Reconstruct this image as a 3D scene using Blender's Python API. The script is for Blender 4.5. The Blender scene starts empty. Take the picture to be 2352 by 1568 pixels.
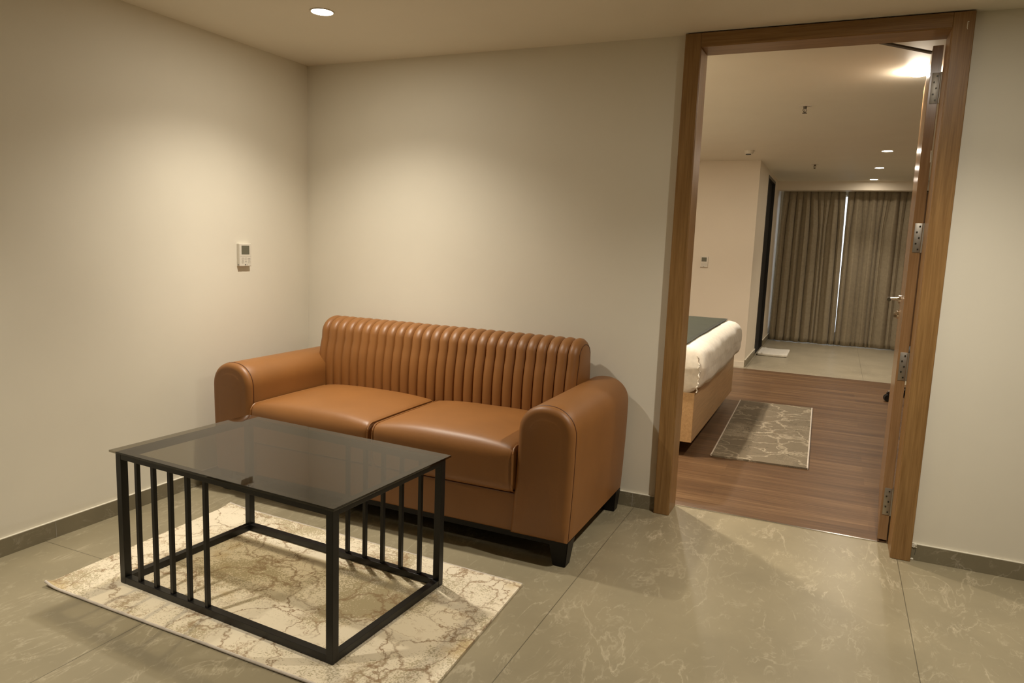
import bpy, bmesh, math, random
from mathutils import Vector, Matrix, noise
random.seed(4)
C = bpy.context.scene.collection
sc = bpy.context.scene
R = math.radians

# ---------------- camera ----------------
FPX = 1642.1
cam = bpy.data.cameras.new('camera')
cam.sensor_fit = 'HORIZONTAL'; cam.sensor_width = 36.0
cam.lens = 36.0 * FPX / 2352.0
cam.clip_start = .05; cam.clip_end = 60
co = bpy.data.objects.new('camera', cam); C.objects.link(co)
Rm = Matrix(((0.90975566, -0.09136606, 0.40496535), (0.41347136, 0.11193218, -0.90361088), (0.03723071, 0.98950666, 0.13960818)))
co.matrix_world = Matrix.Translation((2.9522, -3.4937, 1.33184)) @ Rm.to_4x4()
sc.camera = co

# ---------------- world and exposure ----------------
w = bpy.data.worlds.new('world'); sc.world = w; w.use_nodes = True
w.node_tree.nodes['Background'].inputs[0].default_value = (.86, .93, 1, 1)
w.node_tree.nodes['Background'].inputs[1].default_value = 2.0
sc.view_settings.view_transform = 'Standard'; sc.view_settings.look = 'None'
sc.view_settings.gamma = 1; sc.view_settings.use_curve_mapping = False
sc.view_settings.exposure = 0.0
CEIL = 2.3045
# downlights: x, y, beam watts, beam degrees, blend, wide watts, label
LAMPS = [
    (.770, -.815, 104, 130, 1.0, 4.6, 'round recessed downlight in the ceiling over the brown sofa'),
    (.77, -2.55, 88, 100, 1.0, .3, 'recessed downlight in the ceiling near the left wall, behind the viewer'),
    (3.24, -1.02, 138, 130, 1.0, 7.5, 'recessed downlight in the ceiling in front of the doorway'),
    (3.25, 1.0, 10, 120, .9, 0, 'recessed downlight right above the open bedroom door'),
    (1.60, .80, 95, 125, .9, 26, 'recessed downlight over the near end of the bed'),
    (1.50, 2.95, 120, 125, .9, 20, 'recessed downlight over the far end of the bed'),
    (3.28, 4.30, 90, 110, 1.0, 6, 'recessed downlight in the bedroom, nearest of the row towards the curtains'),
    (3.28, 5.78, 90, 110, 1.0, 6, 'recessed downlight in the bedroom, middle one of the row towards the curtains'),
    (3.28, 7.20, 60, 84, 1.0, 2.0, 'recessed downlight in the bedroom, closest to the curtains'),
]
LCOL = (1.0, .92, .785)
LCOLB = (1.0, .88, .72)
for lx, ly, p, ang, bl, wide, _ in LAMPS:
    l = bpy.data.lights.new('downlight_beam', 'SPOT'); l.energy = p; l.color = LCOL if ly < 0 else LCOLB
    l.spot_size = R(ang); l.spot_blend = bl; l.shadow_soft_size = .035
    o = bpy.data.objects.new('downlight_beam', l); C.objects.link(o); o.location = (lx, ly, CEIL - (.035 if ly == 1.0 else .012))
    if ly in (-.815, -2.55):   # narrow core of the beam
        l = bpy.data.lights.new('downlight_core', 'SPOT'); l.energy = 62 if ly > -1 else 45; l.color = LCOL
        l.spot_size = R(82); l.spot_blend = 1.0; l.shadow_soft_size = .035
        o = bpy.data.objects.new('downlight_core', l); C.objects.link(o); o.location = (lx, ly, CEIL - .012)
    if not wide: continue
    l = bpy.data.lights.new('downlight_glow', 'AREA'); l.energy = wide; l.color = LCOL if ly < 0 else LCOLB
    l.shape = 'DISK'; l.size = .09
    o = bpy.data.objects.new('downlight_glow', l); C.objects.link(o); o.location = (lx, ly, CEIL - .006)

# ---------------- material helpers ----------------
def nt(name):
    m = bpy.data.materials.new(name); m.use_nodes = True
    t = m.node_tree; b = t.nodes['Principled BSDF']
    return m, t, b
def N(t, typ, **kw):
    n = t.nodes.new(typ)
    for k, v in kw.items():
        if k in n.inputs: n.inputs[k].default_value = v
        else: setattr(n, k, v)
    return n
def L(t, a, b): t.links.new(a, b)
def simple(name, col, rough=.5, metal=0, spec=.5, coat=0):
    m, t, b = nt(name)
    b.inputs['Base Color'].default_value = (*col, 1); b.inputs['Roughness'].default_value = rough
    b.inputs['Metallic'].default_value = metal; b.inputs['Specular IOR Level'].default_value = spec
    b.inputs['Coat Weight'].default_value = coat
    return m
def ramp(t, fac, stops, interp='LINEAR'):
    r = t.nodes.new('ShaderNodeValToRGB'); r.color_ramp.interpolation = interp
    e = r.color_ramp.elements
    while len(e) < len(stops): e.new(.5)
    for el, (p, c) in zip(e, stops):
        el.position = p; el.color = (*c, 1) if len(c) == 3 else c
    L(t, fac, r.inputs[0]); return r
def mix(t, fac, a, b, blend='MIX'):
    m = t.nodes.new('ShaderNodeMix'); m.data_type = 'RGBA'; m.blend_type = blend
    for s, v in ((m.inputs[0], fac), (m.inputs[6], a), (m.inputs[7], b)):
        if hasattr(v, 'links') or hasattr(v, 'is_linked'): L(t, v, s)
        elif isinstance(v, (int, float)): s.default_value = v
        else: s.default_value = (*v, 1)
    return m.outputs[2]
def math_(t, op, a, b=None, c=None, clamp=False):
    m = t.nodes.new('ShaderNodeMath'); m.operation = op; m.use_clamp = clamp
    for i, v in enumerate((a, b, c)):
        if v is None: continue
        if isinstance(v, (int, float)): m.inputs[i].default_value = v
        else: L(t, v, m.inputs[i])
    return m.outputs[0]
def coords(t, scale=(1, 1, 1), loc=(0, 0, 0), rot=(0, 0, 0), kind='Object'):
    tc = t.nodes.new('ShaderNodeTexCoord'); mp = t.nodes.new('ShaderNodeMapping')
    mp.inputs['Scale'].default_value = scale; mp.inputs['Location'].default_value = loc; mp.inputs['Rotation'].default_value = rot
    L(t, tc.outputs[kind], mp.inputs[0]); return mp.outputs[0]
def bump(t, b, h, strength=.2, dist=.01):
    n = t.nodes.new('ShaderNodeBump'); n.inputs['Strength'].default_value = strength; n.inputs['Distance'].default_value = dist
    L(t, h, n.inputs['Height']); L(t, n.outputs[0], b.inputs['Normal'])

def m_paint(name, col, rough=.55):
    m, t, b = nt(name)
    v = coords(t)
    n = N(t, 'ShaderNodeTexNoise', Scale=3.0, Detail=5.0); L(t, v, n.inputs['Vector'])
    r = ramp(t, n.outputs[0], [(.3, tuple(c * .97 for c in col)), (.7, col)])
    L(t, r.outputs[0], b.inputs['Base Color']); b.inputs['Roughness'].default_value = rough
    b.inputs['Specular IOR Level'].default_value = .3
    n2 = N(t, 'ShaderNodeTexNoise', Scale=220.0, Detail=2.0); L(t, v, n2.inputs['Vector'])
    bump(t, b, n2.outputs[0], .04, .002)
    return m

def m_marble(name, base, vein, grout=True, rough=.32):
    m, t, b = nt(name)
    v = coords(t)
    # large soft tone
    n1 = N(t, 'ShaderNodeTexNoise', Scale=2.2, Detail=6.0, Roughness=.6); L(t, v, n1.inputs['Vector'])
    tone = ramp(t, n1.outputs[0], [(.3, tuple(c * .86 for c in base)), (.7, tuple(c * 1.10 for c in base))])
    # thin feathery veins: ridges of warped noise, broken up by a second noise
    def veins(freq, w_, dist, seed, stretch, ang, lo, hi):
        vv = coords(t, scale=stretch, loc=(seed, seed * .7, seed * .3), rot=(0, 0, R(ang)))
        nz = N(t, 'ShaderNodeTexNoise', Scale=freq, Detail=7.0, Roughness=.58, Distortion=dist); L(t, vv, nz.inputs['Vector'])
        d = math_(t, 'ABSOLUTE', math_(t, 'SUBTRACT', nz.outputs[0], .5))
        rr = ramp(t, d, [(0.0, (1, 1, 1)), (w_, (0, 0, 0))])
        nm = N(t, 'ShaderNodeTexNoise', Scale=freq * .9, Detail=4.0, Roughness=.6)
        v3 = coords(t, loc=(seed * 2, 5, 1)); L(t, v3, nm.inputs['Vector'])
        mk = ramp(t, nm.outputs[0], [(lo, (0, 0, 0)), (hi, (1, 1, 1))])
        return math_(t, 'MULTIPLY', rr.outputs[0], mk.outputs[0])
    a = veins(2.4, .008, .5, 3.1, (1, .38, 1), -28, .44, .62)
    c = veins(6.0, .016, .8, 7.7, (1, .38, 1), -34, .47, .62)
    e = veins(13.0, .022, 1.0, 12.3, (1, .45, 1), -15, .48, .62)
    s = math_(t, 'ADD', math_(t, 'MULTIPLY', a, .60), math_(t, 'ADD', math_(t, 'MULTIPLY', c, .58), math_(t, 'MULTIPLY', e, .46)), clamp=True)
    col = mix(t, s, tone.outputs[0], vein)
    if grout:
        tc = t.nodes.new('ShaderNodeTexCoord'); sp = t.nodes.new('ShaderNodeSeparateXYZ'); L(t, tc.outputs['Object'], sp.inputs[0])
        def line(o, off, pitch, wd):
            k = math_(t, 'PINGPONG', math_(t, 'ADD', o, -off), pitch / 2)
            # pingpong is 0 on the joints at off + k * pitch
            return math_(t, 'LESS_THAN', k, wd)
        gx = line(sp.outputs[0], .915, 1.197, .0016)
        gy = line(sp.outputs[1], -1.67, 2.394, .0016)
        cut = math_(t, 'LESS_THAN', sp.outputs[0], .915)
        g = math_(t, 'MAXIMUM', gx, math_(t, 'MULTIPLY', gy, cut))
        col = mix(t, math_(t, 'MULTIPLY', g, .75), col, tuple(c_ * .25 for c_ in base))
    L(t, col, b.inputs['Base Color'])
    b.inputs['Roughness'].default_value = rough; b.inputs['Specular IOR Level'].default_value = .45
    return m

def m_wood(name, dark, light, axis='Z', rough=.38, scale=1.0):
    m, t, b = nt(name)
    sc_ = {'Z': (26, 26, 1.3), 'X': (1.3, 26, 26), 'Y': (26, 1.3, 26)}[axis]
    v = coords(t, scale=tuple(s * scale for s in sc_))
    n = N(t, 'ShaderNodeTexNoise', Scale=2.2, Detail=7.0, Roughness=.62, Distortion=.5); L(t, v, n.inputs['Vector'])
    sc2 = {'Z': (130, 130, 3), 'X': (3, 130, 130), 'Y': (130, 3, 130)}[axis]
    v2 = coords(t, scale=sc2)
    n2 = N(t, 'ShaderNodeTexNoise', Scale=1.6, Detail=3.0); L(t, v2, n2.inputs['Vector'])
    f = math_(t, 'ADD', math_(t, 'MULTIPLY', n.outputs[0], .6), math_(t, 'MULTIPLY', n2.outputs[0], .4))
    r = ramp(t, f, [(.34, dark), (.66, light)])
    L(t, r.outputs[0], b.inputs['Base Color']); b.inputs['Roughness'].default_value = rough
    b.inputs['Specular IOR Level'].default_value = .4
    bump(t, b, n2.outputs[0], .05, .002)
    return m

def m_plank(name):
    m, t, b = nt(name)
    v = coords(t)
    br = N(t, 'ShaderNodeTexBrick', Scale=1.0); L(t, v, br.inputs['Vector'])
    br.inputs['Brick Width'].default_value = 1.22; br.inputs['Row Height'].default_value = .128
    br.inputs['Mortar Size'].default_value = .0007; br.inputs['Bias'].default_value = 0
    br.inputs['Color1'].default_value = (.0, .0, .0, 1); br.inputs['Color2'].default_value = (1, 1, 1, 1); br.inputs['Mortar'].default_value = (0, 0, 0, 1)
    br.offset = .37
    vs = coords(t, scale=(1.6, 60, 1))
    n = N(t, 'ShaderNodeTexNoise', Scale=1.3, Detail=6.0, Roughness=.6); L(t, vs, n.inputs['Vector'])
    vs2 = coords(t, scale=(.7, 14, 1))
    n2 = N(t, 'ShaderNodeTexNoise', Scale=1.0, Detail=3.0); L(t, vs2, n2.inputs['Vector'])
    f = math_(t, 'ADD', math_(t, 'MULTIPLY', n.outputs[0], .55), math_(t, 'MULTIPLY', n2.outputs[0], .45))
    f = math_(t, 'ADD', f, math_(t, 'MULTIPLY', math_(t, 'SUBTRACT', br.outputs[0], .5), .10))
    r = ramp(t, f, [(.30, (.066, .033, .015)), (.5, (.130, .069, .031)), (.68, (.235, .138, .066))])
    L(t, r.outputs[0], b.inputs['Base Color']); b.inputs['Roughness'].default_value = .42
    b.inputs['Specular IOR Level'].default_value = .4
    return m

def m_leather(name, col):
    m, t, b = nt(name)
    v = coords(t)
    n = N(t, 'ShaderNodeTexNoise', Scale=5.0, Detail=3.0); L(t, v, n.inputs['Vector'])
    r = ramp(t, n.outputs[0], [(.3, tuple(c * .93 for c in col)), (.7, tuple(c * 1.05 for c in col))])
    L(t, r.outputs[0], b.inputs['Base Color']); b.inputs['Roughness'].default_value = .47
    b.inputs['Specular IOR Level'].default_value = .60
    vo = N(t, 'ShaderNodeTexVoronoi', Scale=420.0); L(t, v, vo.inputs['Vector'])
    n2 = N(t, 'ShaderNodeTexNoise', Scale=9.0, Detail=4.0); L(t, v, n2.inputs['Vector'])
    h = math_(t, 'ADD', math_(t, 'MULTIPLY', vo.outputs['Distance'], .15), n2.outputs[0])
    bump(t, b, h, .10, .006)
    return m

def m_rug(name, base, patch, vein, accent, veincol2, sc_=1.0, seed=0.0, patch_cut=(.50, .60)):
    m, t, b = nt(name)
    v = coords(t, loc=(seed, seed * .37, 0))
    def warped(freq, amt, detail=6.0):
        nz = N(t, 'ShaderNodeTexNoise', Scale=freq, Detail=detail, Roughness=.6); L(t, v, nz.inputs['Vector'])
        mx = t.nodes.new('ShaderNodeMix'); mx.data_type = 'VECTOR'; mx.inputs[0].default_value = amt
        L(t, v, mx.inputs[4]); L(t, nz.outputs['Color'], mx.inputs[5]); return mx.outputs[1]
    speck = N(t, 'ShaderNodeTexNoise', Scale=170.0, Detail=2.0); L(t, v, speck.inputs['Vector'])
    big = N(t, 'ShaderNodeTexNoise', Scale=2.6 * sc_, Detail=5.0, Roughness=.6, Distortion=.6); L(t, v, big.inputs['Vector'])
    # dithered edge between cream and taupe
    pf = math_(t, 'ADD', big.outputs[0], math_(t, 'MULTIPLY', math_(t, 'SUBTRACT', speck.outputs[0], .5), .55))
    pr = ramp(t, pf, [(patch_cut[0], (0, 0, 0)), (patch_cut[1], (1, 1, 1))])
    col = mix(t, math_(t, 'MULTIPLY', pr.outputs[0], .85), base, patch)
    ac = N(t, 'ShaderNodeTexNoise', Scale=3.4 * sc_, Detail=4.0); 
    va = coords(t, loc=(seed + 5, 2, 0)); L(t, va, ac.inputs['Vector'])
    ar = ramp(t, ac.outputs[0], [(.60, (0, 0, 0)), (.66, (1, 1, 1))])
    col = mix(t, math_(t, 'MULTIPLY', ar.outputs[0], .55), col, accent)
    def vein_layer(freq, amt, hi, colr, k, loc, lo_m, hi_m):
        w1 = warped(freq * .8, amt)
        vo = N(t, 'ShaderNodeTexVoronoi', feature='DISTANCE_TO_EDGE', Scale=freq); L(t, w1, vo.inputs['Vector'])
        vd = math_(t, 'ADD', vo.outputs['Distance'], math_(t, 'MULTIPLY', math_(t, 'SUBTRACT', speck.outputs[0], .5), hi * 1.3))
        r = ramp(t, vd, [(0.0, (1, 1, 1)), (hi, (0, 0, 0))])
        nm = N(t, 'ShaderNodeTexNoise', Scale=freq * .55, Detail=2.0)
        vm = coords(t, loc=loc); L(t, vm, nm.inputs['Vector'])
        mk = ramp(t, nm.outputs[0], [(lo_m, (0, 0, 0)), (hi_m, (1, 1, 1))])
        return math_(t, 'MULTIPLY', math_(t, 'MULTIPLY', r.outputs[0], mk.outputs[0]), k), colr
    for freq, amt, hi, colr, k, loc, a_, b_ in (
        (5.2 * sc_, .30, .040, vein, .85, (1 + seed, 3, 0), .36, .50),
        (9.5 * sc_, .30, .034, veincol2, .85, (4 + seed, 9, 0), .46, .58),
        (3.4 * sc_, .36, .013, vein, .95, (2 + seed, 6, 0), .30, .45)):
        f, c_ = vein_layer(freq, amt, hi, colr, k, loc, a_, b_)
        col = mix(t, f, col, c_)
    L(t, col, b.inputs['Base Color']); b.inputs['Roughness'].default_value = .9
    b.inputs['Specular IOR Level'].default_value = .15; b.inputs['Sheen Weight'].default_value = .1
    bump(t, b, speck.outputs[0], .25, .003)
    return m

def m_glass_smoke():
    m = bpy.data.materials.new('smoked_glass'); m.use_nodes = True; t = m.node_tree
    t.nodes.clear()
    out = t.nodes.new('ShaderNodeOutputMaterial')
    tr = N(t, 'ShaderNodeBsdfTransparent'); tr.inputs[0].default_value = (.38, .345, .27, 1)
    gl = N(t, 'ShaderNodeBsdfGlossy'); gl.inputs[0].default_value = (1, 1, 1, 1); gl.inputs['Roughness'].default_value = .02
    fr = N(t, 'ShaderNodeFresnel'); fr.inputs[0].default_value = 1.48
    mx = t.nodes.new('ShaderNodeMixShader')
    ge = t.nodes.new('ShaderNodeNewGeometry'); front = math_(t, 'SUBTRACT', 1.0, ge.outputs['Backfacing'])
    L(t, math_(t, 'MULTIPLY', fr.outputs[0], front), mx.inputs[0])
    lw = N(t, 'ShaderNodeLayerWeight', Blend=.5); tn = mix(t, lw.outputs['Facing'], (.44, .41, .33), (.20, .175, .125)); tint = mix(t, ge.outputs['Backfacing'], tn, (1, 1, 1)); L(t, tint, tr.inputs[0]); L(t, tr.outputs[0], mx.inputs[1]); L(t, gl.outputs[0], mx.inputs[2])
    L(t, mx.outputs[0], out.inputs[0])
    return m

def m_fabric(name, col, weave=600.0, rough=.9, streak=None):
    m, t, b = nt(name)
    v = coords(t)
    n = N(t, 'ShaderNodeTexNoise', Scale=30.0, Detail=4.0); L(t, v, n.inputs['Vector'])
    r = ramp(t, n.outputs[0], [(.3, tuple(c * .9 for c in col)), (.7, tuple(c * 1.06 for c in col))])
    L(t, r.outputs[0], b.inputs['Base Color']); b.inputs['Roughness'].default_value = rough
    b.inputs['Specular IOR Level'].default_value = .2; b.inputs['Sheen Weight'].default_value = .15
    n2 = N(t, 'ShaderNodeTexNoise', Scale=weave, Detail=1.0); L(t, v, n2.inputs['Vector'])
    bump(t, b, n2.outputs[0], .1, .002)
    return m

def m_emit(name, col, s):
    m, t, b = nt(name)
    b.inputs['Base Color'].default_value = (*col, 1); b.inputs['Emission Color'].default_value = (*col, 1); b.inputs['Emission Strength'].default_value = s
    return m

M = dict(
    wall=m_paint('cream_wall_paint', (.80, .75, .63)),
    wall_b=m_paint('bedroom_wall_paint', (.80, .715, .585)),
    ceil=m_paint('ceiling_paint', (.80, .75, .63)),
    tile=m_marble('grey_beige_marble_tile', (.300, .256, .165), (.52, .45, .32)),
    skirt=m_marble('marble_skirting', (.225, .193, .125), (.44, .39, .30), grout=False),
    tileb=m_marble('bedroom_marble_tile', (.37, .325, .235), (.46, .41, .31), grout=True),
    caulk=simple('cream_caulk', (.75, .70, .58), .7),
    oak=m_wood('oak_veneer_vertical', (.20, .104, .034), (.345, .197, .073), 'Z'),
    oak_x=m_wood('oak_veneer_horizontal', (.20, .104, .034), (.345, .197, .073), 'X'),
    oak_d=m_wood('door_veneer', (.225, .120, .050), (.33, .190, .088), 'Z', rough=.22),
    bedwood=m_wood('bed_base_veneer', (.44, .27, .12), (.62, .40, .20), 'Y', rough=.35),
    wardrobe=m_wood('dark_wardrobe_veneer', (.10, .050, .022), (.16, .085, .04), 'Z'),
    plank=m_plank('reddish_brown_wood_planks'),
    leather=m_leather('tan_brown_leather', (.258, .105, .0245)),
    seam=simple('dark_brown_piping', (.10, .032, .010), .5),
    thread=simple('brown_thread', (.16, .065, .022), .7),
    legwood=simple('black_brown_leg_wood', (.006, .004, .0035), .45, 0, .3),
    metal_black=simple('black_powder_coat', (.0085, .008, .0072), .38, 0, .4),
    glass=m_glass_smoke(),
    steel=simple('brushed_steel', (.42, .39, .34), .48, 1.0),
    chrome=simple('polished_steel', (.75, .72, .66), .12, 1.0),
    brass_dark=simple('dark_metal', (.10, .08, .06), .35, .9),
    screw=simple('dark_screw', (.05, .045, .035), .4, .8),
    plastic=simple('cream_plastic', (.72, .67, .57), .35),
    plastic_side=simple('cream_plastic_side', (.64, .59, .50), .4),
    lcd=simple('grey_green_lcd', (.13, .125, .085), .2),
    print_=simple('grey_print', (.36, .33, .28), .6),
    ink=simple('dark_print', (.03, .028, .025), .6),
    black=simple('black_plastic', (.008, .008, .008), .4),
    white=m_fabric('white_bed_linen', (.82, .77, .67), 500),
    towel=m_fabric('white_towel_cotton', (.78, .74, .65), 250),
    green=m_fabric('dark_green_runner', (.028, .034, .020), 500),
    curtain=m_fabric('taupe_curtain_cloth', (.36, .30, .205), 500),
    room_shade=simple('unlit_room_shade', (.012, .011, .010), .8),  # near-black colour stands in for the lack of light in the unlit room
    darkframe=simple('dark_door_frame', (.02, .018, .015), .35),
    led=m_emit('lit_led_diffuser', (1, .93, .80), 22),
    led_dome=m_emit('lit_lamp_dome', (1, .90, .74), 300),
    alu=simple('aluminium_strip', (.72, .70, .66), .22, 1.0),
    bind=m_fabric('pale_rug_binding', (.62, .55, .47), 400),
    rug=m_rug('cream_marbled_rug_pile', (.80, .705, .535), (.42, .345, .20), (.30, .195, .105), (.55, .40, .19), (.42, .29, .17)),
    rugb=m_rug('grey_marbled_rug_pile', (.185, .150, .100), (.38, .32, .23), (.42, .36, .26), (.135, .11, .075), (.085, .07, .045), .8, 3.3, (.58, .70)),
)

# ---------------- mesh helpers ----------------
def link(name, me, mat, parent=None):
    o = bpy.data.objects.new(name, me); C.objects.link(o)
    if mat is not None:
        for mm in (mat if isinstance(mat, (list, tuple)) else [mat]): me.materials.append(mm)
    if parent is not None: o.parent = parent
    return o
def fin(name, bm, mat, parent=None, smooth=False, angle=35):
    bmesh.ops.recalc_face_normals(bm, faces=bm.faces)
    me = bpy.data.meshes.new(name); bm.to_mesh(me); bm.free()
    if smooth:
        for p in me.polygons: p.use_smooth = True
        if angle: me.set_sharp_from_angle(angle=R(angle))
    return link(name, me, mat, parent)
def box(bm, x0, x1, y0, y1, z0, z1, mi=0, mat=None, bev=0):
    r = bmesh.ops.create_cube(bm, size=1)
    vs = r['verts']
    for v in vs:
        v.co = Vector(((x0 + x1) / 2 + v.co.x * (x1 - x0), (y0 + y1) / 2 + v.co.y * (y1 - y0), (z0 + z1) / 2 + v.co.z * (z1 - z0)))
    fs = {f for v in vs for f in v.link_faces}
    for f in fs: f.material_index = mi
    if bev:
        es = list({e for v in vs for e in v.link_edges})
        r2 = bmesh.ops.bevel(bm, geom=es, offset=bev, segments=2, affect='EDGES', profile=.5)
        vs = list({v for f in r2['faces'] for v in f.verts} | {v for v in vs if v.is_valid})
    if mat is not None:
        for v in vs: v.co = mat @ v.co
    return vs
def cyl(bm, c, axis, r0, r1, h, seg=24, cap=True, mi=0):
    """frustum from c along axis (unit vector) for length h"""
    a = Vector(axis).normalized(); q = Vector((0, 0, 1)).rotation_difference(a).to_matrix().to_4x4()
    m = Matrix.Translation(Vector(c) + a * h / 2) @ q
    r = bmesh.ops.create_cone(bm, cap_ends=cap, segments=seg, radius1=r0, radius2=r1, depth=h, matrix=m)
    for f in {f for v in r['verts'] for f in v.link_faces}: f.material_index = mi
    return r['verts']
def sphere(bm, c, r, seg=16):
    bmesh.ops.create_uvsphere(bm, u_segments=seg, v_segments=seg // 2, radius=r, matrix=Matrix.Translation(c))
def tube(bm, pts, r, seg=8, closed=False):
    pts = [Vector(p) for p in pts]; n = len(pts); rings = []
    up = Vector((0.123, .31, .94)).normalized()
    for i, p in enumerate(pts):
        if closed: d = pts[(i + 1) % n] - pts[i - 1]
        else: d = pts[min(i + 1, n - 1)] - pts[max(i - 1, 0)]
        d.normalize()
        s = d.cross(up)
        if s.length < 1e-3: s = d.cross(Vector((1, 0, 0)))
        s.normalize(); u = s.cross(d)
        rings.append([bm.verts.new(p + r * (math.cos(2 * math.pi * k / seg) * s + math.sin(2 * math.pi * k / seg) * u)) for k in range(seg)])
    m = n if closed else n - 1
    for i in range(m):
        A, B = rings[i], rings[(i + 1) % n]
        for k in range(seg): bm.faces.new((A[k], A[(k + 1) % seg], B[(k + 1) % seg], B[k]))
    if not closed: bm.faces.new(rings[0][::-1]); bm.faces.new(rings[-1])
def grid_surface(bm, f, nu, nv, closeu=False, closev=False):
    vs = [[bm.verts.new(f(i, j)) for j in range(nv)] for i in range(nu)]
    for i in range(nu if closeu else nu - 1):
        for j in range(nv if closev else nv - 1):
            bm.faces.new((vs[i][j], vs[(i + 1) % nu][j], vs[(i + 1) % nu][(j + 1) % nv], vs[i][(j + 1) % nv]))
    return vs
def rbox(x0, x1, y0, y1, z0, z1, r, n=(24, 24, 8), disp=None):
    """rounded box with a dense surface; disp(co, normal) -> Vector offset"""
    bm = bmesh.new()
    r3 = (r, r, r) if isinstance(r, (int, float)) else r
    ext = [(x0, x1), (y0, y1), (z0, z1)]; cache = {}
    def ticks(a):
        lo, hi = ext[a]; k = n[a]; rr = r3[a]
        t = [lo + rr * (1 - math.cos(math.pi / 2 * i / 4)) for i in range(4)]
        t += [lo + rr + (hi - lo - 2 * rr) * i / k for i in range(k + 1)]
        t += [hi - rr * (1 - math.cos(math.pi / 2 * i / 4)) for i in range(3, -1, -1)]
        return t
    T = [ticks(a) for a in range(3)]; Nn = [len(x) for x in T]
    def vert(i, j, k):
        key = (i, j, k)
        if key in cache: return cache[key]
        p = Vector((T[0][i], T[1][j], T[2][k])); q = Vector()
        for a in range(3):
            lo, hi = ext[a]; q[a] = min(max(p[a], lo + r3[a]), hi - r3[a])
        d = Vector(((p[a] - q[a]) / r3[a] for a in range(3)))
        if d.length > 1e-9:
            m_ = max(abs(c) for c in d)
            # spread the cube corner direction onto the sphere
            d = d.normalized()
            p2 = Vector((q[a] + d[a] * r3[a] for a in range(3)))
        else: p2 = p; d = Vector((0, 0, 1))
        if disp: p2 = p2 + disp(p2, d)
        cache[key] = bm.verts.new(p2); return cache[key]
    for a in range(3):
        b_, c_ = (a + 1) % 3, (a + 2) % 3
        for side in (0, Nn[a] - 1):
            for i in range(Nn[b_] - 1):
                for j in range(Nn[c_] - 1):
                    q = []
                    for di, dj in ((0, 0), (1, 0), (1, 1), (0, 1)):
                        idx = [0, 0, 0]; idx[a] = side; idx[b_] = i + di; idx[c_] = j + dj
                        q.append(vert(*idx))
                    try: bm.faces.new(q)
                    except ValueError: pass
    return bm
def struct(o): o['kind'] = 'structure'; return o
def thing(name, label, cat, loc=(0, 0, 0), rz=0, group=None):
    o = bpy.data.objects.new(name, None); C.objects.link(o); o.location = loc; o.rotation_euler = (0, 0, rz)
    o.empty_display_size = .1
    return tag(o, label, cat, group)
def tag(o, label, cat, group=None):
    o['label'] = label; o['category'] = cat
    if group: o['group'] = group
    return o
def lab(o, label): o['label'] = label; return o
def sbox(name, dims, mat, bev=0):
    bm = bmesh.new(); box(bm, *dims, bev=bev); return struct(fin(name, bm, mat))

# ---------------- room shell ----------------
XR, YF, YB = 5.6, -8.0, 8.2
TH = .135            # boundary between living room tiles and bedroom planks
DX0, DX1, DZ = 2.262, 3.314, 2.272   # opening in the dividing wall
sbox('floor', (0, XR, YF, TH, -.1, 0), M['tile'])
sbox('floor', (0, XR, TH, 4.86, -.1, 0), M['plank'])
sbox('floor', (0, XR, 4.86, YB + .3, -.1, 0), M['tileb'])
bm = bmesh.new(); box(bm, -.12, XR + .12, YF - .12, YB + .3, CEIL, CEIL + .12); struct(fin('ceiling', bm, M['ceil']))
sbox('wall_left', (-.12, 0, YF - .12, .06, 0, CEIL), M['wall'])
sbox('wall_left_bedroom', (-.12, 0, .06, YB + .3, 0, CEIL), M['wall_b'])
sbox('wall_right', (XR, XR + .12, YF - .12, YB + .3, 0, CEIL), M['wall'])
sbox('wall_front', (0, XR, YF - .12, YF, 0, CEIL), M['wall'])
bm = bmesh.new()
box(bm, 0, DX0, 0, .12, 0, CEIL); box(bm, DX1, XR, 0, .12, 0, CEIL); box(bm, DX0, DX1, 0, .12, DZ, CEIL)
struct(fin('wall_back', bm, M['wall']))
# bedroom: thermostat wall, niche side wall with dark doorway, window wall
NX = 2.08
sbox('wall_bedroom', (0, NX, 4.95, 5.07, 0, CEIL), M['wall_b'])
bm = bmesh.new()
D0, D1, DZ2 = 6.0, 6.98, 2.25
box(bm, NX - .12, NX, 5.07, D0, 0, CEIL); box(bm, NX - .12, NX, D1, YB, 0, CEIL); box(bm, NX - .12, NX, D0, D1, DZ2, CEIL)
struct(fin('wall_niche', bm, M['wall_b']))
bm = bmesh.new()   # unlit room behind the dark doorway, its darkness put into the surface colour
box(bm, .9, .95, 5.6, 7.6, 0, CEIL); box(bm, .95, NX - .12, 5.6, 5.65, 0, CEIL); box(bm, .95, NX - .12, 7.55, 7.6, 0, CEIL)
struct(fin('wall_dark_room', bm, M['room_shade']))
sbox('ceiling_dark_room', (.95, NX - .12, 5.65, 7.55, 2.255, CEIL), M['room_shade'])
sbox('floor_dark_room', (.95, NX - .12, 5.65, 7.55, 0, .004), M['room_shade'])
bm = bmesh.new()
W0, W1, WZ = 2.12, 3.80, 2.2
box(bm, 0, W0, YB, YB + .15, 0, CEIL); box(bm, W1, XR, YB, YB + .15, 0, CEIL); box(bm, W0, W1, YB, YB + .15, WZ, CEIL); box(bm, W0, W1, YB, YB + .15, 0, .10)
struct(fin('wall_window', bm, M['wall_b']))
bm = bmesh.new()   # window: slim frame, centre mullion, pane
box(bm, W0, W1, YB + .04, YB + .09, .10, .15); box(bm, W0, W1, YB + .04, YB + .09, WZ - .05, WZ)
for x in (W0, (W0 + W1) / 2 - .7, W1 - .05): box(bm, x, x + .05, YB + .04, YB + .09, .15, WZ - .05)
win = struct(fin('window_1', bm, M['alu']))
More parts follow.
